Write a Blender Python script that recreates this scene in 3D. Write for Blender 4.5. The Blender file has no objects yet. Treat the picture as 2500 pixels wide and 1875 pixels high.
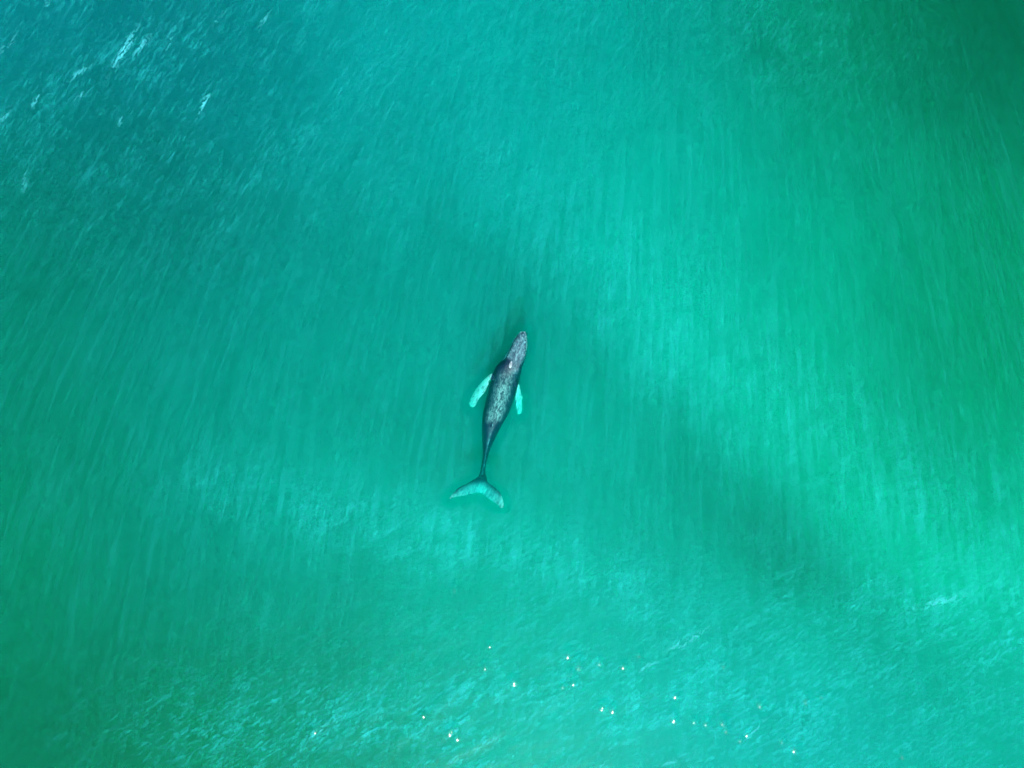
import bpy, bmesh, math, random
import numpy as np
from mathutils import Vector, Matrix
from mathutils.kdtree import KDTree

rad = math.radians
random.seed(4)
S = bpy.context.scene
COL = S.collection

# ------------------------------------------------------------------ camera, sky, sun, exposure
H = 52.0                                   # a drone hovering 52 m above the sea, looking straight down
cam_d = bpy.data.cameras.new('drone_camera')
cam = bpy.data.objects.new('drone_camera', cam_d)
COL.objects.link(cam)
cam.location = (0, 0, H)
cam.rotation_euler = (0, 0, 0)
cam_d.sensor_width = 36.0
cam_d.lens = 27.2
cam_d.clip_start = 0.5
cam_d.clip_end = 9000
S.camera = cam
MPP = (H * 36.0 / 27.2) / 2500.0           # metres of sea surface per pixel of the 2500 px wide photograph

SUN_EL, SUN_AZ = 50.0, 177.0               # azimuth clockwise from +Y: low right of the picture
sd = Vector((math.sin(rad(SUN_AZ)) * math.cos(rad(SUN_EL)), math.cos(rad(SUN_AZ)) * math.cos(rad(SUN_EL)), math.sin(rad(SUN_EL))))
sun_d = bpy.data.lights.new('sun', 'SUN')
sun_d.energy = 4.6
sun_d.angle = rad(0.5)
sun_d.color = (1.0, 0.96, 0.90)
sun = bpy.data.objects.new('sun', sun_d)
COL.objects.link(sun)
sun.rotation_euler = sd.to_track_quat('Z', 'Y').to_euler()
sun.location = (20, -40, 80)

W = bpy.data.worlds.new('World')
S.world = W
W.use_nodes = True
nt = W.node_tree
bg = nt.nodes['Background']
sky = nt.nodes.new('ShaderNodeTexSky')
sky.sky_type = 'NISHITA'
sky.sun_disc = False
sky.sun_elevation = rad(SUN_EL)
sky.sun_rotation = rad(SUN_AZ)
nt.links.new(sky.outputs[0], bg.inputs[0])
bg.inputs[1].default_value = 0.12

S.view_settings.view_transform = 'Standard'
S.view_settings.look = 'None'
S.view_settings.exposure = 0.3
S.view_settings.gamma = 1.0
S.view_settings.use_curve_mapping = False
S.render.engine = 'CYCLES'
cy = S.cycles
cy.volume_bounces = 6
cy.max_bounces = 10
cy.diffuse_bounces = 2
cy.glossy_bounces = 2
cy.transparent_max_bounces = 8
cy.use_denoising = True
cy.sample_clamp_indirect = 4.0


def at(px, py):
    """photograph pixel -> metres on the sea surface"""
    return ((px - 1250.0) * MPP, (937.5 - py) * MPP)


def dat(px, py):
    """the same for a 2212 px wide view of the photograph"""
    return at(px * 2500.0 / 2212.0, py * 2500.0 / 2212.0)


# ------------------------------------------------------------------ node helpers
def new_mat(name):
    m = bpy.data.materials.new(name)
    m.use_nodes = True
    t = m.node_tree
    t.nodes.clear()
    out = t.nodes.new('ShaderNodeOutputMaterial')
    return m, t, out


def nd(t, kind, **kw):
    n = t.nodes.new(kind)
    for k, v in kw.items():
        if k.startswith('i_'):
            key = k[2:]
            n.inputs[int(key) if key.isdigit() else key.replace('_', ' ')].default_value = v
        else:
            setattr(n, k, v)
    return n


def mth(t, op, a, b=None, clamp=False):
    n = t.nodes.new('ShaderNodeMath')
    n.operation = op
    n.use_clamp = clamp
    for i, v in enumerate((a, b)):
        if v is None:
            continue
        if isinstance(v, (int, float)):
            n.inputs[i].default_value = v
        else:
            t.links.new(v, n.inputs[i])
    return n.outputs[0]


def nd_sep(t, col):
    n = t.nodes.new('ShaderNodeSeparateColor')
    t.links.new(col, n.inputs[0])
    return n.outputs[0]


def attr(t, name):
    n = t.nodes.new('ShaderNodeAttribute')
    n.attribute_name = name
    return n


def ramp(t, fac, stops):
    n = t.nodes.new('ShaderNodeMapRange')
    n.inputs['From Min'].default_value = stops[0]
    n.inputs['From Max'].default_value = stops[1]
    n.interpolation_type = 'SMOOTHSTEP'
    t.links.new(fac, n.inputs[0])
    return n.outputs[0]


def noise(t, vec, scale, detail=3.0, rough=0.55, dist=0.0, scl=None, rot=None):
    if scl or rot:
        m = t.nodes.new('ShaderNodeMapping')
        t.links.new(vec, m.inputs[0])
        m.vector_type = 'TEXTURE'                # turn first, then stretch: long along the turned axis
        if rot:
            m.inputs['Rotation'].default_value = rot
        if scl:
            m.inputs['Scale'].default_value = [1 / q for q in scl]
        vec = m.outputs[0]
    n = t.nodes.new('ShaderNodeTexNoise')
    t.links.new(vec, n.inputs['Vector'])
    n.inputs['Scale'].default_value = scale
    n.inputs['Detail'].default_value = detail
    n.inputs['Roughness'].default_value = rough
    n.inputs['Distortion'].default_value = dist
    return n.outputs[0]


def mixc(t, fac, a, b):
    n = t.nodes.new('ShaderNodeMix')
    n.data_type = 'RGBA'
    for i, v in ((0, fac), (6, a), (7, b)):
        if isinstance(v, (int, float)):
            n.inputs[i].default_value = v
        elif isinstance(v, tuple):
            n.inputs[i].default_value = (*v, 1.0)
        else:
            t.links.new(v, n.inputs[i])
    return n.outputs[2]


def mesh_obj(name, verts, faces, mat, parent=None, smooth=True):
    me = bpy.data.meshes.new(name)
    me.from_pydata(verts, [], faces)
    me.update()
    if smooth:
        me.polygons.foreach_set('use_smooth', [True] * len(me.polygons))
    me.materials.append(mat)
    o = bpy.data.objects.new(name, me)
    COL.objects.link(o)
    if parent:
        o.parent = parent
    return o


def put_attr(me, name, vals):
    a = me.attributes.new(name, 'FLOAT', 'POINT')
    a.data.foreach_set('value', np.ascontiguousarray(vals, dtype=np.float32))


def put_vec(me, name, vals):
    a = me.attributes.new(name, 'FLOAT_VECTOR', 'POINT')
    a.data.foreach_set('vector', np.ascontiguousarray(vals, dtype=np.float32).ravel())


def smooth01(x):
    x = np.clip(x, 0, 1)
    return x * x * (3 - 2 * x)


# ------------------------------------------------------------------ seabed: silty sand with patches
BED_Z = -3.6


def stretched(lo, hi, step):
    n = int(round((hi - lo) / step)) + 1
    inner = np.linspace(lo, hi, n)
    far = np.array([60, 90, 150, 300, 700, 1500, 3000], float)
    return np.concatenate([-far[::-1], inner, far])


def grid(xs, ys):
    X, Y = np.meshgrid(xs, ys)
    nx, ny = len(xs), len(ys)
    i = np.arange(nx * ny).reshape(ny, nx)
    f = np.stack([i[:-1, :-1], i[:-1, 1:], i[1:, 1:], i[1:, :-1]], -1).reshape(-1, 4)
    return X.ravel(), Y.ravel(), f


def blob(X, Y, cx, cy_, sx, sy, ang, amp):
    """soft patch centred at a place seen at (cx, cy_) in a 2212 px view, sizes in those pixels too"""
    wx, wy = dat(cx, cy_)
    k = MPP * 2500.0 / 2212.0
    a = rad(ang)
    dx, dy = X - wx, Y - wy
    u = (dx * math.cos(a) + dy * math.sin(a)) / (sx * k)
    v = (-dx * math.sin(a) + dy * math.cos(a)) / (sy * k)
    return amp * np.exp(-0.5 * (u * u + v * v))


# sand and silt on the bottom, lens falloff and sky tint painted in: how much green and blue light the bed returns, solved from colours judged in the image at points 11.5 m apart
# (7 columns left to right in the image, 5 rows top to bottom), between them a smooth transition
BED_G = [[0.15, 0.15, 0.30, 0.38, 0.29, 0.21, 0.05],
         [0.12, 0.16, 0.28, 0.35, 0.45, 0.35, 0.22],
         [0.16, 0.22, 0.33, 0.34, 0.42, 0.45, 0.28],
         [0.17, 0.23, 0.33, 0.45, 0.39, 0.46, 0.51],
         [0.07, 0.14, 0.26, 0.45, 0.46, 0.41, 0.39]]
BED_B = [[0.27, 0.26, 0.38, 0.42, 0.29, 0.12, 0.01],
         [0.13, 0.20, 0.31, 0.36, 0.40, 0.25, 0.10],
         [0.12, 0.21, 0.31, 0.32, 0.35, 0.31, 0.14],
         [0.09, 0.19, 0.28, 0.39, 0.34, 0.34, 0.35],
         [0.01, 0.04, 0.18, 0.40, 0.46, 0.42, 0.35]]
# smaller patches traced from light and dark areas of the image: pale silt (positive) and dark bottom (negative): place, length, width, direction, amount
SILT = [
    (1330, 560, 230, 80, -48, .12), (1560, 800, 260, 70, -50, .16), (1950, 1130, 300, 60, -35, .14), (2120, 1270, 170, 45, 5, .16),
    (640, 1090, 200, 60, -14, .16), (1050, 1170, 260, 45, -14, .14), (1250, 1440, 260, 60, 0, .12), (700, 1560, 200, 50, 12, .10),
    (1330, 1570, 260, 50, 8, .10), (420, 860, 150, 60, 0, .06),
    (1300, 770, 150, 50, -40, -.12), (1590, 1040, 200, 58, -50, -.24), (1800, 1260, 210, 60, -38, -.30), (1080, 560, 160, 40, -35, -.10),
    (780, 620, 200, 50, -30, -.07), (230, 430, 200, 70, -10, -.12), (760, 870, 160, 40, -20, -.06), (560, 1290, 300, 50, 3, -.08),
    (1950, 120, 130, 70, -60, -.12), (1700, 90, 100, 40, -50, -.12), (1720, 380, 110, 40, -60, -.06), (1040, 1540, 200, 45, 5, -.10),
    (2050, 820, 70, 190, 20, -.10), (170, 1500, 140, 60, 50, -.14), (2110, 1550, 110, 50, 10, -.08), (300, 300, 160, 40, -15, -.07),
    (900, 180, 120, 50, 10, -.05), (1000, 940, 120, 80, 0, -.05),
]


def image_samples(tab, X, Y):
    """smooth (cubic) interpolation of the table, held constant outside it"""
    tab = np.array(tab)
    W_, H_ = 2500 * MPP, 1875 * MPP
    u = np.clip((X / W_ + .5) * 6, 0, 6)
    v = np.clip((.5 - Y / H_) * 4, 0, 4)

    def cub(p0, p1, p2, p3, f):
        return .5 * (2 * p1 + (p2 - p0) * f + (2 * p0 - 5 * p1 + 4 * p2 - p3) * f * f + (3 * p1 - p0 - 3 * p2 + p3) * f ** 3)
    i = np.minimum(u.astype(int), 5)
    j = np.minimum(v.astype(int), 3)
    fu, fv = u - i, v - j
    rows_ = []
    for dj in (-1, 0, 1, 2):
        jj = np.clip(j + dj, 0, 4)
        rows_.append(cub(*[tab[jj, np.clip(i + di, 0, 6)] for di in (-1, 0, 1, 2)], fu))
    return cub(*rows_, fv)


xs, ys = stretched(-46, 46, 0.5), stretched(-36, 36, 0.5)
X, Y, F = grid(xs, ys)
silt = .62 * sum(blob(X, Y, b[0], b[1], b[2] * 1.15, b[3] * 1.35, b[4], b[5]) for b in SILT)
bed_g = image_samples(BED_G, X, Y)
bed_b = image_samples(BED_B, X, Y)
Zb = BED_Z + 0.12 * np.sin(X * .21 + Y * .13) + 0.1 * np.sin(X * .09 - Y * .24 + 1.0)

m_bed, t, out = new_mat('silty_sand')
co = nd(t, 'ShaderNodeNewGeometry').outputs['Position']
pat = mth(t, 'ADD', attr(t, 'silt').outputs['Fac'],
          mth(t, 'MULTIPLY', mth(t, 'SUBTRACT', noise(t, co, .16, 5, .6, .6), .5), .35))
pat = mth(t, 'ADD', pat, mth(t, 'MULTIPLY', mth(t, 'SUBTRACT', noise(t, co, .6, 4, .6, .4, scl=(1.4, .45, 1)), .5), .30))
gain = mth(t, 'ADD', 1.0, mth(t, 'MULTIPLY', pat, 1.6))
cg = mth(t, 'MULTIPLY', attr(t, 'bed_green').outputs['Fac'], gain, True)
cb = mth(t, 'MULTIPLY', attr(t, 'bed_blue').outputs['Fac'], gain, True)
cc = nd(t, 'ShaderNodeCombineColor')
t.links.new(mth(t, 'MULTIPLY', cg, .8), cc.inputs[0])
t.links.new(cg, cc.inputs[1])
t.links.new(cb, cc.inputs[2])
c2 = cc.outputs[0]
b = nd(t, 'ShaderNodeBsdfDiffuse')
t.links.new(c2, b.inputs[0])
t.links.new(b.outputs[0], out.inputs[0])
bed = mesh_obj('seabed', np.stack([X, Y, Zb], -1).tolist(), F.tolist(), m_bed)
put_attr(bed.data, 'silt', silt)
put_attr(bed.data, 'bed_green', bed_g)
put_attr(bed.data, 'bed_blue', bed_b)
bed['kind'] = 'structure'

# ------------------------------------------------------------------ the body of turbid sea water
VOL_TOP = -0.04
m_vol, t, out = new_mat('turbid_sea_water')
vs = nd(t, 'ShaderNodeVolumeScatter')
vs.inputs['Color'].default_value = (.01, .91, .66, 1)
vs.inputs['Density'].default_value = .44
vs.inputs['Anisotropy'].default_value = .77
va = nd(t, 'ShaderNodeVolumeAbsorption')
va.inputs['Color'].default_value = (.0, .988, .968, 1)
va.inputs['Density'].default_value = 1.6
ad = nd(t, 'ShaderNodeAddShader')
t.links.new(vs.outputs[0], ad.inputs[0])
t.links.new(va.outputs[0], ad.inputs[1])
t.links.new(ad.outputs[0], out.inputs['Volume'])
R_ = 2900
bv = [(x, y, z) for z in (BED_Z - .6, VOL_TOP) for x, y in ((-R_, -R_), (R_, -R_), (R_, R_), (-R_, R_))]
bf = [(3, 2, 1, 0), (4, 5, 6, 7), (0, 1, 5, 4), (1, 2, 6, 5), (2, 3, 7, 6), (3, 0, 4, 7)]
wb = mesh_obj('water', bv, bf, m_vol, smooth=False)
wb['kind'] = 'structure'

# ------------------------------------------------------------------ the whale
def r1(u, v):
    """point of the close-up (350 x 600 px of the photograph from 1050, 700, shown 2.7657 times as large)"""
    return at(1050 + u / 2.7657, 700 + v / 2.7657)


def r3(u, v):
    return at(1120 + u / 8.294, 880 + v / 8.294)


def r4(u, v):
    return at(1080 + u / 8.294, 1060 + v / 8.294)


def loft(bm, rings, close=True):
    vr = [[bm.verts.new(p) for p in r] for r in rings]
    n = len(rings[0])
    for a, b_ in zip(vr[:-1], vr[1:]):
        for i in range(n):
            bm.faces.new((a[i], a[(i + 1) % n], b_[(i + 1) % n], b_[i]))
    bm.faces.new(vr[0][::-1])
    bm.faces.new(vr[-1])


def catmull(pts, n):
    pts = np.array(pts, float)
    P = np.vstack([2 * pts[0] - pts[1], pts, 2 * pts[-1] - pts[-2]])
    res = []
    m = len(pts) - 1
    for k in range(n + 1):
        s = k / n * m
        i = min(int(s), m - 1)
        f = s - i
        p0, p1, p2, p3 = P[i], P[i + 1], P[i + 2], P[i + 3]
        res.append(.5 * ((2 * p1) + (-p0 + p2) * f + (2 * p0 - 5 * p1 + 4 * p2 - p3) * f * f + (-p0 + 3 * p1 - 3 * p2 + p3) * f ** 3))
    return np.array(res)


# rows of the outline: left u, right u, v, z of the back, height of the body
ROWS = [
    (612, 645, 300, -.16, .18), (592, 654, 320, -.13, .42), (566, 658, 350, -.12, .70), (540, 660, 400, -.12, 1.00),
    (514, 652, 450, -.12, 1.25), (484, 642, 492, -.11, 1.50), (446, 628, 530, -.10, 1.70), (428, 618, 570, -.09, 1.80),
    (410, 607, 620, -.09, 1.90), (400, 593, 660, -.10, 1.95), (385, 578, 720, -.12, 2.00), (366, 555, 800, -.13, 1.95),
    (351, 525, 870, -.12, 1.80), (346, 490, 930, -.13, 1.60), (346, 454, 1000, -.22, 1.35), (348, 425, 1060, -.33, 1.12),
    (350, 400, 1120, -.48, .92), (347, 381, 1180, -.66, .74), (338, 371, 1230, -.80, .56), (328, 368, 1275, -.92, .40),
    (318, 378, 1310, -1.0, .28), (318, 385, 1345, -1.06, .16),
]
ROWS = [(a, b, v, z - .04 - .15 * float(smooth01((v - 520) / 120)) - .12 * float(smooth01((v - 900) / 150)), h_) for a, b, v, z, h_ in ROWS]      # how deep it swims
rows = catmull(ROWS, 84)
bm = bmesh.new()
NR = 28
rings = []
for k, (ul, ur, v, zt, hh) in enumerate(rows):
    l, r = np.array(r1(ul, v)), np.array(r1(ur, v))
    c = (l + r) / 2
    half = (r - l) / 2
    ped = smooth01((v - 880) / 250.0) * (1 - smooth01((v - 1240) / 60.0))     # a keel along the tail stock
    ring = []
    for j in range(NR):
        a = 2 * math.pi * j / NR
        ca, sa = math.cos(a), math.sin(a)
        e_ = 2.0 + .35 * (1 - ped)
        x = math.copysign(abs(ca) ** (2 / e_), ca)
        if sa > 0:
            z = zt - hh * .5 + hh * .5 * (abs(sa) ** (2 / e_)) * (1.0)
            x *= 1 - .25 * ped * sa
        else:
            z = zt - hh * .5 - hh * .5 * (abs(sa) ** (2 / 2.0))
        p = c + half * x
        ring.append((p[0], p[1], z))
    rings.append(ring)
loft(bm, rings)

# upper jaw: narrower than the lower jaw, arched, with the ridge to the blowholes
JAW = [(619, 640, 303, -.14), (600, 648, 322, -.11), (577, 650, 352, -.09), (553, 650, 400, -.075), (529, 643, 450, -.065),
       (512, 630, 492, -.062), (494, 614, 530, -.075), (492, 600, 570, -.17), (500, 580, 610, -.42)]
jr = catmull(JAW, 40)
rings = []
for ul, ur, v, zt in jr:
    l, r = np.array(r1(ul, v)), np.array(r1(ur, v))
    c, half = (l + r) / 2, (r - l) / 2
    ring = []
    for j in range(24):
        a = 2 * math.pi * j / 24
        ca, sa = math.cos(a), math.sin(a)
        x = math.copysign(abs(ca) ** (2 / 2.6), ca)
        z = zt - .19 + (.16 * abs(sa) ** .7 if sa > 0 else -.5 * abs(sa) ** .8)
        z += .035 * math.exp(-(x / .12) ** 2) * (1 if sa > 0 else 0)
        p = c + half * x
        ring.append((p[0], p[1], z))
    rings.append(ring)
loft(bm, rings)


def fin(image_samples, nseg, zfun, thick):
    """blade between a leading and a trailing edge, stations as ((x, y) leading, (x, y) trailing)"""
    st = catmull([(*a, *b_) for a, b_ in image_samples], nseg)
    rings = []
    for k, (ax, ay, bx, by) in enumerate(st):
        s = k / nseg
        L, T = np.array((ax, ay)), np.array((bx, by))
        ch = np.linalg.norm(T - L)
        th = thick * max(ch, .05)
        ring = []
        for j in range(16):
            a = 2 * math.pi * j / 16
            w = .5 - .5 * math.cos(a)
            p = L + (T - L) * w
            prof = math.sin(a) * (1.15 - .75 * w)
            ring.append((p[0], p[1], zfun(s, w) + th * prof))
        rings.append(ring)
    loft(bm, rings)


# flukes, tip to tip
FLUKE = [((118, 1352), (150, 1368)), ((140, 1290), (205, 1325)), ((205, 1210), (300, 1308)), ((320, 1110), (420, 1300)), ((470, 1040), (560, 1268)),
         ((640, 945), (660, 1252)), ((740, 880), (730, 1246)), ((850, 880), (790, 1262)), ((910, 1010), (850, 1305)),
         ((1010, 1085), (930, 1362)), ((1110, 1165), (1030, 1425)), ((1195, 1270), (1110, 1480)), ((1236, 1400), (1180, 1535)), ((1248, 1490), (1222, 1545))]
fin([(r4(*a), r4(*b_)) for a, b_ in FLUKE], 60,
    lambda s, w: -1.30 + .84 * abs(2 * s - 1) ** 1.6, .085)
# flippers, trailing back along the flanks
FL_L = [((700, 250), (740, 420)), ((640, 265), (650, 400)), ((560, 325), (612, 430)), ((455, 425), (590, 520)), ((355, 545), (530, 640)), ((275, 670), (470, 710)),
        ((215, 790), (410, 775)), ((192, 870), (365, 862)), ((215, 940), (325, 930)), ((255, 975), (290, 972))]
fin([(r3(*a), r3(*b_)) for a, b_ in FL_L], 40, lambda s, w: -.38 - .42 * s - .40 * (1 - w) * min(1, 3 * s), .10)
FL_R = [((1150, 370), (1120, 520)), ((1195, 430), (1160, 560)), ((1232, 490), (1165, 600)), ((1258, 580), (1148, 660)), ((1272, 680), (1140, 740)), ((1300, 745), (1142, 800)), ((1285, 850), (1150, 890)),
        ((1292, 950), (1160, 980)), ((1280, 1060), (1180, 1080)), ((1255, 1110), (1215, 1115))]
fin([(r3(*a), r3(*b_)) for a, b_ in FL_R], 40, lambda s, w: -.44 - .72 * s - .20 * (1 - w) * min(1, 3 * s), .10)

# low hooked dorsal fin on its hump
dpts = [(423, 880), (419, 905), (414, 935), (410, 965)]
dr = catmull(dpts, 16)
rings = []
for k, (u, v) in enumerate(dr):
    s = k / 16
    x, y = r1(u, v)
    hgt = .03 + .16 * smooth01(s / .7) * (1 - smooth01((s - .75) / .25))
    w = .085 * (1 - .6 * s)
    zb = -.40 - .08 * s
    rings.append([(x + w, y, zb - .15), (x + w * .45, y, zb + hgt * .6), (x, y, zb + hgt), (x - w * .45, y, zb + hgt * .6), (x - w, y, zb - .15)])
loft(bm, rings)


# knobs on the upper jaw
def knob(u, v, z, r):
    x, y = r1(u, v)
    bmesh.ops.create_icosphere(bm, subdivisions=2, radius=r, matrix=Matrix.Translation((x, y, z)) @ Matrix.Diagonal((1, 1, .7, 1)))


for k in range(9):
    s = k / 8
    knob(628 - 58 * s + 2, 318 + 165 * s, -.085 + .015 * s, .045)
    knob(608 - 85 * s, 332 + 138 * s, -.13, .042)
    knob(647 + 2 * math.sin(3 * s) - 8 * s, 332 + 150 * s, -.12, .042)
    if k % 2:
        knob(596 - 62 * s, 348 + 120 * s, -.11, .05)
        knob(643 - 6 * s, 350 + 120 * s, -.10, .05)
bmesh.ops.recalc_face_normals(bm, faces=bm.faces)
me0 = bpy.data.meshes.new('whale_rough')
bm.to_mesh(me0)
bm.free()
tmp = bpy.data.objects.new('whale_rough', me0)
COL.objects.link(tmp)
rm = tmp.modifiers.new('r', 'REMESH')
rm.mode = 'VOXEL'
rm.voxel_size = .034
sm = tmp.modifiers.new('s', 'SMOOTH')
sm.iterations = 3
sm.factor = .5
dg = bpy.context.evaluated_depsgraph_get()
me = bpy.data.meshes.new_from_object(tmp.evaluated_get(dg))
bpy.data.objects.remove(tmp)
bpy.data.meshes.remove(me0)
me.name = 'humpback_whale'
me.polygons.foreach_set('use_smooth', [True] * len(me.polygons))
whale = bpy.data.objects.new('humpback_whale', me)
COL.objects.link(whale)
whale['label'] = 'dark grey humpback whale with white flippers and pale tail flukes swimming just under green water'
whale['category'] = 'whale'

V = np.empty(len(me.vertices) * 3, np.float32)
me.vertices.foreach_get('co', V)
V = V.reshape(-1, 3).astype(float)
# back to close-up coordinates
U1 = (V[:, 0] / MPP + 1250 - 1050) * 2.7657
V1 = (937.5 - V[:, 1] / MPP - 700) * 2.7657


def in_poly(poly, px, py):
    n = len(poly)
    c = np.zeros(len(px), bool)
    for i in range(n):
        (x1, y1), (x2, y2) = poly[i], poly[(i + 1) % n]
        if y1 == y2:
            continue
        k = ((y1 > py) != (y2 > py)) & (px < (x2 - x1) * (py - y1) / (y2 - y1) + x1)
        c ^= k
    return c


def line_dist(pl, px, py):
    d = np.full(len(px), 1e9)
    for (x1, y1), (x2, y2) in zip(pl[:-1], pl[1:]):
        L2 = (x2 - x1) ** 2 + (y2 - y1) ** 2
        s = np.clip(((px - x1) * (x2 - x1) + (py - y1) * (y2 - y1)) / L2, 0, 1)
        d = np.minimum(d, np.hypot(px - x1 - s * (x2 - x1), py - y1 - s * (y2 - y1)))
    return d


mid = np.interp(V1, [r[2] for r in ROWS], [(r[0] + r[1]) / 2 for r in ROWS])
hw = np.interp(V1, [r[2] for r in ROWS], [(r[1] - r[0]) / 2 for r in ROWS])
off = (U1 - mid) / hw
pale = np.zeros(len(V))
# flippers are white from the shoulder out
outl = (off < -1.03) & (V1 > 560) & (V1 < 900)
outr = (off > 1.03) & (V1 > 610) & (V1 < 900)
pale = np.where(outl | outr, 1.0, pale)
# flukes: pale towards the trailing edge and the tips
U4 = (V[:, 0] / MPP + 1250 - 1080) * 8.294
V4 = (937.5 - V[:, 1] / MPP - 1060) * 8.294
lead = np.interp(U4, [118, 205, 320, 470, 640, 740, 850, 910, 1010, 1110, 1195, 1248], [1352, 1210, 1110, 1040, 960, 930, 930, 1010, 1085, 1165, 1270, 1490])
trail = np.interp(U4, [118, 205, 300, 420, 560, 660, 790, 850, 930, 1030, 1110, 1222, 1248], [1370, 1325, 1308, 1300, 1268, 1252, 1262, 1305, 1362, 1425, 1480, 1545, 1545])
fr = np.clip((V4 - lead) / np.maximum(trail - lead, 40), 0, 1)
tipd = smooth01((np.abs(U4 - 690) - 330) / 190.0)
isf = V4 > 900
flk = .10 + .50 * smooth01(fr * 1.5) + .10 * np.exp(-((U4 - 830) / 90) ** 2 - ((V4 - 1200) / 70) ** 2) * 2 + .12 * tipd
tips = smooth01((np.abs(U4 - 685) - 455) / 70.0)
flk = np.clip(np.maximum(flk, tips), 0, 1)
flk *= smooth01((V4 - 950) / 130)
pale = np.where(isf, np.maximum(pale, flk), pale)
# pale lip edge with reflection painted in, mouth corner wrinkles, painted dorsal ridge highlight
up = V[:, 2] > -.6
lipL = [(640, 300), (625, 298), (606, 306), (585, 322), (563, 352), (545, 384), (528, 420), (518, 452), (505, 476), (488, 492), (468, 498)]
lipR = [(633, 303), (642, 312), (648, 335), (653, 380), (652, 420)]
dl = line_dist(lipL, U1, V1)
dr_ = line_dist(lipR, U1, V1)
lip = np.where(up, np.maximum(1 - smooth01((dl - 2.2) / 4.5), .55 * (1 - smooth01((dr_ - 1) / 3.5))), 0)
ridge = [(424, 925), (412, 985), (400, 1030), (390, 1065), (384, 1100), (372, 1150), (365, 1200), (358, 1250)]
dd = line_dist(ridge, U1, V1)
nrm = np.empty(len(V) * 3, np.float32)
me.vertex_normals.foreach_get('vector', nrm)
nrm = nrm.reshape(-1, 3)
ridge_shine = (1 - smooth01((dd - .8) / 3.5)) * (V1 > 915) * (V1 < 1260) * (nrm[:, 2] > .2)
caust = np.exp(-(off / .62) ** 4) * smooth01((V1 - 545) / 60) * (1 - smooth01((V1 - 880) / 60)) * (.45 + .55 * smooth01((V1 - 600) / 120))  # sunlight caustics on the back, painted into the skin colour
head = (1 - smooth01((V1 - 500) / 50 + .9 * np.clip((mid + 5 - U1) / 45, 0, 1) * (V1 > 440))) * np.clip(1.0 - .0 * off, 0, 1)
head = np.maximum(head, .8 * np.exp(-((U1 - 575) / 26) ** 2 - ((V1 - 540) / 50) ** 2))
headd = np.exp(-((U1 - 528) / 16) ** 2 - ((V1 - 522) / 26) ** 2)
put_attr(me, 'pale', pale)
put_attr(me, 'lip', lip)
put_attr(me, 'ridge', ridge_shine)
put_attr(me, 'caustics', caust)
put_attr(me, 'head', np.clip(head - headd, 0, 1) * (V[:, 2] > -.5))

m_skin, t, out = new_mat('whale_skin')
co = nd(t, 'ShaderNodeTexCoord').outputs['Object']
BR = (0, 0, rad(-14))
n1 = noise(t, co, 3.2, 5, .62, .9, scl=(1.5, .8, 1), rot=BR)
n2 = noise(t, co, 4.0, 5, .66, 1.0, scl=(1.7, .75, 1), rot=BR)
n3 = noise(t, co, 13.0, 3, .6, .6)
rg = nd(t, 'ShaderNodeTexNoise', noise_type='RIDGED_MULTIFRACTAL')
mp = nd(t, 'ShaderNodeMapping')
t.links.new(co, mp.inputs[0])
mp.vector_type = 'TEXTURE'
mp.inputs['Rotation'].default_value = BR
mp.inputs['Scale'].default_value = (.62, 1.35, 1)
t.links.new(mp.outputs[0], rg.inputs['Vector'])
rg.inputs['Scale'].default_value = 3.0
rg.inputs['Detail'].default_value = 3
rg.inputs['Distortion'].default_value = .8
net = ramp(t, rg.outputs[0], (.45, 1.5))
base = mixc(t, n1, (.002, .017, .042), (.008, .036, .070))
hg = mth(t, 'ADD', mth(t, 'MULTIPLY', ramp(t, n2, (.42, .64)), .75), mth(t, 'MULTIPLY', ramp(t, n3, (.4, .65)), .3))
hfac = mth(t, 'MULTIPLY', attr(t, 'head').outputs['Fac'], mth(t, 'ADD', .10, mth(t, 'MULTIPLY', hg, 1.0)), True)
c = mixc(t, hfac, base, (.17, .38, .43))
mf = mth(t, 'MULTIPLY', attr(t, 'caustics').outputs['Fac'],
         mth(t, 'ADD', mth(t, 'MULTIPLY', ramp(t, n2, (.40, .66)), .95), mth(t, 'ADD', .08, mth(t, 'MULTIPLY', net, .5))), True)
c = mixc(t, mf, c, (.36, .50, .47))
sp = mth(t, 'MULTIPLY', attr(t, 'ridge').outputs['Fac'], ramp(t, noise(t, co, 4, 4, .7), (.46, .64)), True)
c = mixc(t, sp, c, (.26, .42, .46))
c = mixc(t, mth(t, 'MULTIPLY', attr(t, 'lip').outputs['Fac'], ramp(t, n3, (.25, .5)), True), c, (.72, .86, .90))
pn = mth(t, 'MULTIPLY', attr(t, 'pale').outputs['Fac'],
         mth(t, 'ADD', .38, mth(t, 'MULTIPLY', ramp(t, noise(t, co, 4.0, 5, .68, .8, scl=(1.9, .55, 1), rot=(0, 0, rad(-25))), (.36, .58)), .70)), True)
c = mixc(t, pn, c, (.90, .97, .86))
pb = nd(t, 'ShaderNodeBsdfPrincipled')
t.links.new(c, pb.inputs['Base Color'])
pb.inputs['Roughness'].default_value = .42
pb.inputs['Specular IOR Level'].default_value = .35
bp = nd(t, 'ShaderNodeBump')
bp.inputs['Strength'].default_value = .5
bp.inputs['Distance'].default_value = .05
t.links.new(mth(t, 'ADD', n2, mth(t, 'MULTIPLY', n3, .3)), bp.inputs['Height'])
t.links.new(bp.outputs[0], pb.inputs['Normal'])
t.links.new(pb.outputs[0], out.inputs[0])
me.materials.clear()
me.materials.append(m_skin)

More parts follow.
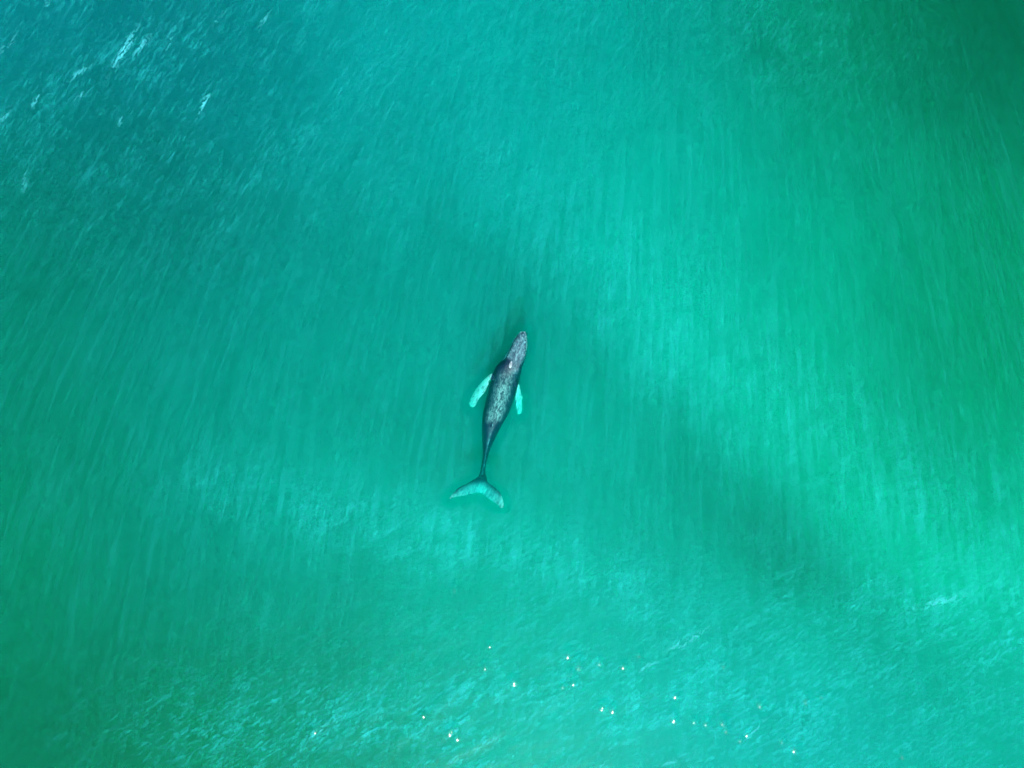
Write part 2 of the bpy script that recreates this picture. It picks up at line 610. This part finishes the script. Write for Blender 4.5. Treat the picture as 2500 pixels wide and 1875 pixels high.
# the pair of blowholes behind the ridge: a pale raised guard round two slits
m_bh, t, out = new_mat('blowhole_skin')
pb = nd(t, 'ShaderNodeBsdfPrincipled')
co = nd(t, 'ShaderNodeTexCoord').outputs['Object']
t.links.new(mixc(t, ramp(t, noise(t, co, 14, 3), (.3, .65)), (.24, .34, .38), (.48, .62, .66)), pb.inputs['Base Color'])
pb.inputs['Roughness'].default_value = .4
t.links.new(pb.outputs[0], out.inputs[0])
m_slit, t, out = new_mat('blowhole_slit')
pb = nd(t, 'ShaderNodeBsdfPrincipled')
pb.inputs['Base Color'].default_value = (.02, .03, .04, 1)
t.links.new(pb.outputs[0], out.inputs[0])
bx, by = r1(545, 524)


def top_z(x, y):
    d = np.hypot(V[:, 0] - x, V[:, 1] - y)
    return V[d < .06][:, 2].max()


bm = bmesh.new()
ax = Vector((math.sin(rad(14)), math.cos(rad(14)), 0))
sx = Vector((ax.y, -ax.x, 0))
zt = top_z(bx, by)
RB, NB = 7, 28
cen = None
ringv = []
for i in range(1, RB + 1):
    q = i / RB
    ring = []
    for j in range(NB):
        a = 2 * math.pi * j / NB
        wdt = .105 * (1 - .28 * math.sin(a))
        p = Vector((bx, by, 0)) + sx * (math.cos(a) * wdt * q) + ax * (math.sin(a) * .27 * q)
        z = zt + .03 * math.cos(q * math.pi / 2) + .022 * math.exp(-((q - .72) / .16) ** 2) - .03 * q ** 4
        ring.append(bm.verts.new((p.x, p.y, z)))
    ringv.append(ring)
cen = bm.verts.new((bx, by, zt + .03))
for j in range(NB):
    bm.faces.new((cen, ringv[0][j], ringv[0][(j + 1) % NB]))
    for i in range(RB - 1):
        bm.faces.new((ringv[i][j], ringv[i + 1][j], ringv[i + 1][(j + 1) % NB], ringv[i][(j + 1) % NB]))
bmb = bpy.data.meshes.new('blowhole')
bm.to_mesh(bmb)
bm.free()
bmb.polygons.foreach_set('use_smooth', [True] * len(bmb.polygons))
bmb.materials.append(m_bh)
bh = bpy.data.objects.new('blowhole', bmb)
COL.objects.link(bh)
bh.parent = whale
bh['label'] = 'pale raised blowhole'
for s in (-1, 1):
    bm = bmesh.new()
    bmesh.ops.create_icosphere(bm, subdivisions=2, radius=1.0)
    c0 = Vector((bx, by, zt + .034)) + sx * (.032 * s) + ax * .02
    for v in bm.verts:
        p = v.co.copy()
        v.co = c0 + sx * (p.x * .013 - .03 * s * p.y * .4) + ax * (p.y * .085) + Vector((0, 0, p.z * .012))
    sm_ = bpy.data.meshes.new('nostril')
    bm.to_mesh(sm_)
    bm.free()
    sm_.materials.append(m_slit)
    so = bpy.data.objects.new('nostril', sm_)
    COL.objects.link(so)
    so.parent = bh

# ------------------------------------------------------------------ the rippled surface of the sea
STEP = .075
NX, NY = 1201, 921                                    # 90 x 69 m of real wavelets, flat sea beyond


def spectral(nx, ny, dx, psd, seed):
    """random field with the given power spectrum, mean 0 and deviation 1"""
    g = np.random.default_rng(seed).standard_normal((ny, nx))
    kx = np.fft.rfftfreq(nx, dx)[None, :]
    ky = np.fft.fftfreq(ny, dx)[:, None]
    with np.errstate(all='ignore'):
        f = np.fft.irfft2(np.fft.rfft2(g) * np.sqrt(psd(kx, ky)), s=(ny, nx))
    f -= f.mean()
    return f / f.std()


def stretched_psd(ang, lx, ly, power):
    """power law, long along ang: lx the length along it in metres, ly across it"""
    ca, sa = math.cos(rad(ang)), math.sin(rad(ang))

    def psd(kx, ky):
        u, v = kx * ca + ky * sa, -kx * sa + ky * ca
        return (1 + (u * lx) ** 2 + (v * ly) ** 2) ** (-power)
    return psd


def waves_psd(ang, lmin, lmax, spread, power):
    """wave trains whose crests lie along ang"""
    def psd(kx, ky):
        k = np.hypot(kx, ky) + 1e-9
        c = np.abs(-kx * math.sin(rad(ang)) + ky * math.cos(rad(ang))) / k
        return (k > 1 / lmax) * np.exp(-(k * lmin) ** 2) * k ** (-power) * c ** spread
    return psd


def bilinear(F, fx, fy):
    ny, nx = F.shape
    fx, fy = np.clip(fx, 0, nx - 1.001), np.clip(fy, 0, ny - 1.001)
    i, j = fx.astype(int), fy.astype(int)
    u, v = fx - i, fy - j
    return (F[j, i] * (1 - u) * (1 - v) + F[j, i + 1] * u * (1 - v) + F[j + 1, i] * (1 - u) * v + F[j + 1, i + 1] * u * v)


rng = np.random.default_rng(7)
gx = (np.arange(NX) - (NX - 1) / 2) * STEP
gy = (np.arange(NY) - (NY - 1) / 2) * STEP
X, Y = np.meshgrid(gx, gy)
kd = KDTree(len(V[::6]))
for i, p in enumerate(V[::6]):
    kd.insert((p[0], p[1], 0), i)
kd.balance()
dist = np.full(X.shape, 9.0)
for j, i in zip(*np.where((np.abs(X + .8) < 5) & (np.abs(Y - .3) < 9))):
    dist[j, i] = kd.find((X[j, i], Y[j, i], 0))[2]
gap_fade = smooth01((dist - .26) / .55)                    # added fade of waves and sheen round the gap cut over the whale
edge = smooth01((44.5 - np.abs(X)) / 5) * smooth01((34 - np.abs(Y)) / 5)

# streaks run along lines that fan out a little from the top of the picture to the bottom
h = .003 * Y + .013 * 8 * np.log1p(np.exp(Y / 8))
fu = (X - 12) * np.exp(h)
MILK = [(620, 1080, 200, 55, -14, .75), (880, 1160, 230, 40, -10, .6), (1130, 1205, 190, 38, -15, .75), (1370, 1300, 170, 45, -28, .5),
        (1280, 580, 240, 80, -50, .45), (1500, 760, 260, 95, -50, .6), (1850, 960, 330, 100, -42, .6), (2120, 1150, 220, 90, -30, .5),
        (2130, 1285, 150, 26, 8, .8), (1960, 1290, 90, 26, -20, .6), (1300, 1500, 420, 60, 3, .45), (700, 1585, 260, 40, 14, .4), (1330, 1180, 60, 90, 0, .3),
        (1650, 1560, 330, 60, 0, .35)]
st_f = spectral(2160, 940, .075, stretched_psd(90, 3.4, .14, 1.25), 3)
st_c = spectral(2160, 940, .075, stretched_psd(90, 11.0, .8, 1.5), 5)
streak = bilinear(st_f, (fu + 100) / .075, (Y + 35) / .075)
streak_c = bilinear(st_c, (fu + 100) / .075, (Y + 35) / .075)
crinkle = spectral(NX, NY, STEP, stretched_psd(34, 1.0, .18, 1.30), 11)
crinkle_t = spectral(NX, NY, STEP, stretched_psd(56, 1.5, .20, 1.35), 12)
top = smooth01((Y + 4) / 14)
crinkle = crinkle * (1 - top) + crinkle_t * top
clump = spectral(NX, NY, STEP, stretched_psd(25, 9, 5, 1.7), 13)
clump2 = spectral(NX, NY, STEP, stretched_psd(35, 3, 1.6, 1.6), 14)
sea = spectral(NX, NY, STEP, waves_psd(42, .22, 3.0, 6, 4.2), 21) * (1 - top) + spectral(NX, NY, STEP, waves_psd(60, .22, 3.0, 6, 4.2), 22) * top
grain = spectral(NX, NY, STEP, stretched_psd(80, .10, .10, 1.0), 31)

wind = np.clip(blob(X, Y, 1450, 1600, 620, 170, 0, 1.0) + blob(X, Y, 150, 120, 560, 260, -12, .8) + blob(X, Y, 600, 1600, 420, 110, 0, .7)
               + blob(X, Y, 2050, 1330, 260, 80, 0, .6) + blob(X, Y, 1150, 1200, 350, 70, -12, .35) + blob(X, Y, 1350, 60, 500, 140, 0, .35)
               + blob(X, Y, 1800, 130, 200, 110, 0, .2), 0, 1)
wind = np.clip(wind + .06 + .12 * clump * wind, 0, 1.2)
Z = (.0035 + .0012 * wind) * sea * edge * (.2 + .8 * gap_fade) + .0015 * streak * edge * gap_fade

# steep lone wavelets, the ones that mirror the sun: place, size in pixels of the 2500 px photograph
WAVELET = [(1005, 1286, 0.6), (1108, 1431, 0.9), (1195, 1573, 0.8), (1183, 1622, 1.1), (1231, 1673, 0.5), (1239, 1668, 0.6), (1255, 1658, 1.6), (1335, 1692, 0.6), (1374, 1671, 0.8), 
           (1377, 1674, 0.5), (1378, 1689, 0.6), (1381, 1682, 0.6), (1387, 1590, 1.1), (1413, 1614, 1.4), (1465, 1613, 1.0), (1396, 1642, 1.1), (1397, 1651, 0.6), (1401, 1661, 0.8), 
           (1434, 1659, 0.7), (1523, 1622, 1.2), (1545, 1629, 0.4), (1562, 1594, 0.8), (1574, 1666, 0.6), (1480, 1712, 0.8), (1472, 1721, 1.5), (1477, 1727, 0.5), (1497, 1727, 0.9), 
           (1566, 1722, 0.7), (1651, 1696, 1.0), (1645, 1743, 1.0), (1649, 1757, 0.9), (1031, 1744, 0.9), (1006, 1768, 0.4), (1096, 1782, 0.9), (1111, 1778, 1.0), (1114, 1797, 1.2), 
           (1313, 1326, 0.5), (1465, 1498, 0.5), (977, 1625, 0.6), (1198, 1871, 0.6), (2467, 1433, 1.0), (1770, 1620, 1.0), (1859, 1715, 1.0), (1928, 1720, 0.7), (1971, 1704, 1.0), 
           (2009, 1698, 0.8), (1887, 1744, 0.5), (1767, 1758, 1.0), (1726, 1761, 0.8), (1697, 1757, 0.9), (1776, 1780, 0.8), (1827, 1789, 1.0), (1810, 1805, 0.8), (1912, 1805, 0.8), 
           (1944, 1824, 1.5), (2207, 1844, 0.9), (2150, 1735, 0.6), (316, 1455, 0.7), (747, 1662, 0.7), (765, 1782, 0.9), (772, 1778, 0.7), (1804, 923, 0.9), (2446, 1200, 1.0)]
for px, py, sz in WAVELET:
    if sz < .75:
        continue
    wx, wy = at(px, py)
    R0 = .10 + .18 * sz * rng.uniform(.8, 1.2)
    asp = rng.uniform(1.0, 1.9)
    i0, j0 = int((wx - gx[0]) / STEP), int((wy - gy[0]) / STEP)
    q = int(2.0 * R0 / STEP) + 2
    sl = (slice(max(j0 - q, 0), max(j0 + q, 1)), slice(max(i0 - q, 0), max(i0 + q, 1)))
    rr = np.hypot((X[sl] - wx) / R0, (Y[sl] - wy) / (asp * R0))
    Z[sl] += (rng.uniform(.15, .19) * R0) * np.clip(1 - rr * rr, 0, 1) - Z[sl] * .8 * np.clip(1 - rr, 0, 1)
Z = np.clip(Z, -.065, .3)
# sky and sun glints painted along wave crests: place, length px, direction, strength
CREST = [(268, 108, 52, 58, 1.0), (308, 96, 30, 48, .7), (440, 222, 26, 62, .95), (172, 157, 30, 40, .55), (78, 215, 28, 66, .55),
         (15, 98, 30, 45, .5), (472, 38, 24, 52, .5), (450, 75, 22, 46, .35), (175, 205, 16, 35, .45), (260, 262, 14, 75, .4),
         (103, 5, 12, 70, .5), (213, 70, 16, 55, .35), (367, 85, 22, 70, .4), (10, 250, 26, 56, .45), (53, 390, 22, 86, .4),
         (500, 70, 18, 52, .3), (570, 45, 22, 60, .4), (90, 165, 14, 80, .3), (350, 180, 40, 55, .25), (420, 70, 30, 60, .25),
         (780, 738, 12, 75, .25), (920, 240, 30, 60, .25), (640, 90, 20, 55, .25), (820, 60, 26, 62, .22),
         (1495, 1380, 44, 32, .55), (1460, 1395, 30, 38, .4), (1450, 1645, 26, 20, .4), (985, 1575, 20, 55, .4), (1160, 1410, 30, 30, .3),
         (690, 1578, 30, 28, .5), (660, 1585, 22, 35, .35), (2030, 1300, 60, 15, .4), (2080, 1305, 60, 20, .3), (2110, 1370, 30, 25, .25),
         (1630, 1782 / 1.13, 34, 42, .5), (1250, 1470, 36, 32, .35), (1400, 1440, 24, 30, .4), (1340, 1560, 40, 35, .3), (1700, 1530, 24, 40, .3),
         (1960, 1560, 30, 30, .25), (640, 1020, 26, 15, .2), (1600, 605, 26, -25, .25), (1470, 470, 26, 80, .2), (1225, 1060, 18, 70, .2)]
crest_glint = np.zeros(X.shape)
for px, py, ln, an, st in CREST:
    if st < .38:
        continue
    crest_glint = np.maximum(crest_glint, blob(X, Y, px, py, ln * .62, 2.6 + ln * .04, an, .85 * st))
crest_glint = crest_glint * smooth01((crinkle + .6 * grain + .7 * crest_glint - .25) / 1.0)
milk = sum(blob(X, Y, *b) for b in MILK)
milk = np.clip(milk * (1 + .35 * clump2), 0, 1.5)      # broad pale bands, ragged at the rim
veil = .032 * (1 - .4 * np.clip(wind, 0, 1)) * np.clip(.62 + .36 * streak + .34 * streak_c + .24 * grain, 0, 3) ** 1.2  # sky sheen and slope shading of ripples, painted as streaks
veil += milk * .066 * np.clip(.72 + .24 * streak + .30 * streak_c + .16 * crinkle + .14 * grain, 0, 3)
veil += wind * (.100 - .026 * top) * np.clip(.36 + .60 * crinkle + .16 * clump2 + .18 * clump + .20 * grain, 0, 3) ** 1.3
veil *= gap_fade * (1 - .75 * np.clip(blob(X, Y, 2212, 20, 330, 200, -30, 1.) + blob(X, Y, 0, 1620, 230, 200, 40, 1.), 0, 1))   # thinner in two dark corners, lens falloff partly painted in

# one sheet: the fine grid, then a few wide cells out to the horizon
ext = np.array([50, 70, 120, 300, 800, 2900.])
def rim(a, lo):
    return np.concatenate([-ext[::-1], a, ext])
PX, PY = np.meshgrid(rim(gx, 0), rim(gy, 0))
def pad(A, v):
    return np.pad(A, len(ext), constant_values=v)
ny, nx = PX.shape
co_ = np.stack([PX, PY, pad(Z * edge, 0)], -1).reshape(-1, 3)
idx = np.arange(nx * ny).reshape(ny, nx)
quad = np.stack([idx[:-1, :-1], idx[:-1, 1:], idx[1:, 1:], idx[1:, :-1]], -1).reshape(-1, 4)
quad = quad[pad(dist, 9.).ravel()[quad].min(axis=1) > .25]
used = np.zeros(nx * ny, bool)
used[quad.ravel()] = True
quad = (np.cumsum(used) - 1)[quad]
me = bpy.data.meshes.new('water_surface')
me.vertices.add(int(used.sum()))
me.vertices.foreach_set('co', co_[used].astype(np.float32).ravel())
me.loops.add(quad.size)
me.loops.foreach_set('vertex_index', quad.astype(np.int32).ravel())
me.polygons.add(len(quad))
me.polygons.foreach_set('loop_start', np.arange(0, quad.size, 4, dtype=np.int32))
me.polygons.foreach_set('use_smooth', np.ones(len(quad), bool))
me.update(calc_edges=True)
me.validate()
put_attr(me, 'gap_fade', pad(gap_fade, 1.).ravel()[used])
put_attr(me, 'crest_glint', pad(crest_glint * edge, 0.).ravel()[used])
put_attr(me, 'veil', pad(veil * edge + .02 * (1 - edge), .02).ravel()[used])

m_sur, t, out = new_mat('rippled_sea_surface')
gap_fade_a = attr(t, 'gap_fade').outputs['Fac']
fr = nd(t, 'ShaderNodeFresnel')
fr.inputs['IOR'].default_value = 1.333
g1 = nd(t, 'ShaderNodeBsdfGlossy')                      # sky and the broad sheen of the sun
g1.inputs['Color'].default_value = (.10, .10, .10, 1)
g1.inputs['Roughness'].default_value = .32
g2 = nd(t, 'ShaderNodeBsdfGlossy')                      # the sharp sun glints
g2.inputs['Roughness'].default_value = .14
gm = nd(t, 'ShaderNodeMixShader')
gm.inputs[0].default_value = .5
t.links.new(g1.outputs[0], gm.inputs[1])
t.links.new(g2.outputs[0], gm.inputs[2])
tr = nd(t, 'ShaderNodeBsdfTransparent')
sheen_bsdf = nd(t, 'ShaderNodeBsdfDiffuse')                     # sheen of the ripples, painted as diffuse colour
sheen_bsdf.inputs[0].default_value = (.03, .80, .82, 1)
glint_bsdf = nd(t, 'ShaderNodeBsdfDiffuse')                     # crest glints, painted as diffuse colour
glint_bsdf.inputs[0].default_value = (.10, .80, .90, 1)
ms = nd(t, 'ShaderNodeMixShader')
t.links.new(attr(t, 'veil').outputs['Fac'], ms.inputs[0])
t.links.new(tr.outputs[0], ms.inputs[1])
t.links.new(sheen_bsdf.outputs[0], ms.inputs[2])
mf_ = nd(t, 'ShaderNodeMixShader')
t.links.new(mth(t, 'MULTIPLY', attr(t, 'crest_glint').outputs['Fac'], gap_fade_a, True), mf_.inputs[0])
t.links.new(ms.outputs[0], mf_.inputs[1])
t.links.new(glint_bsdf.outputs[0], mf_.inputs[2])
mx = nd(t, 'ShaderNodeMixShader')
t.links.new(mth(t, 'MULTIPLY', fr.outputs[0], gap_fade_a, True), mx.inputs[0])
t.links.new(mf_.outputs[0], mx.inputs[1])
t.links.new(gm.outputs[0], mx.inputs[2])
t.links.new(mx.outputs[0], out.inputs[0])
me.materials.append(m_sur)
sur = bpy.data.objects.new('water_surface', me)
COL.objects.link(sur)
sur['kind'] = 'structure'
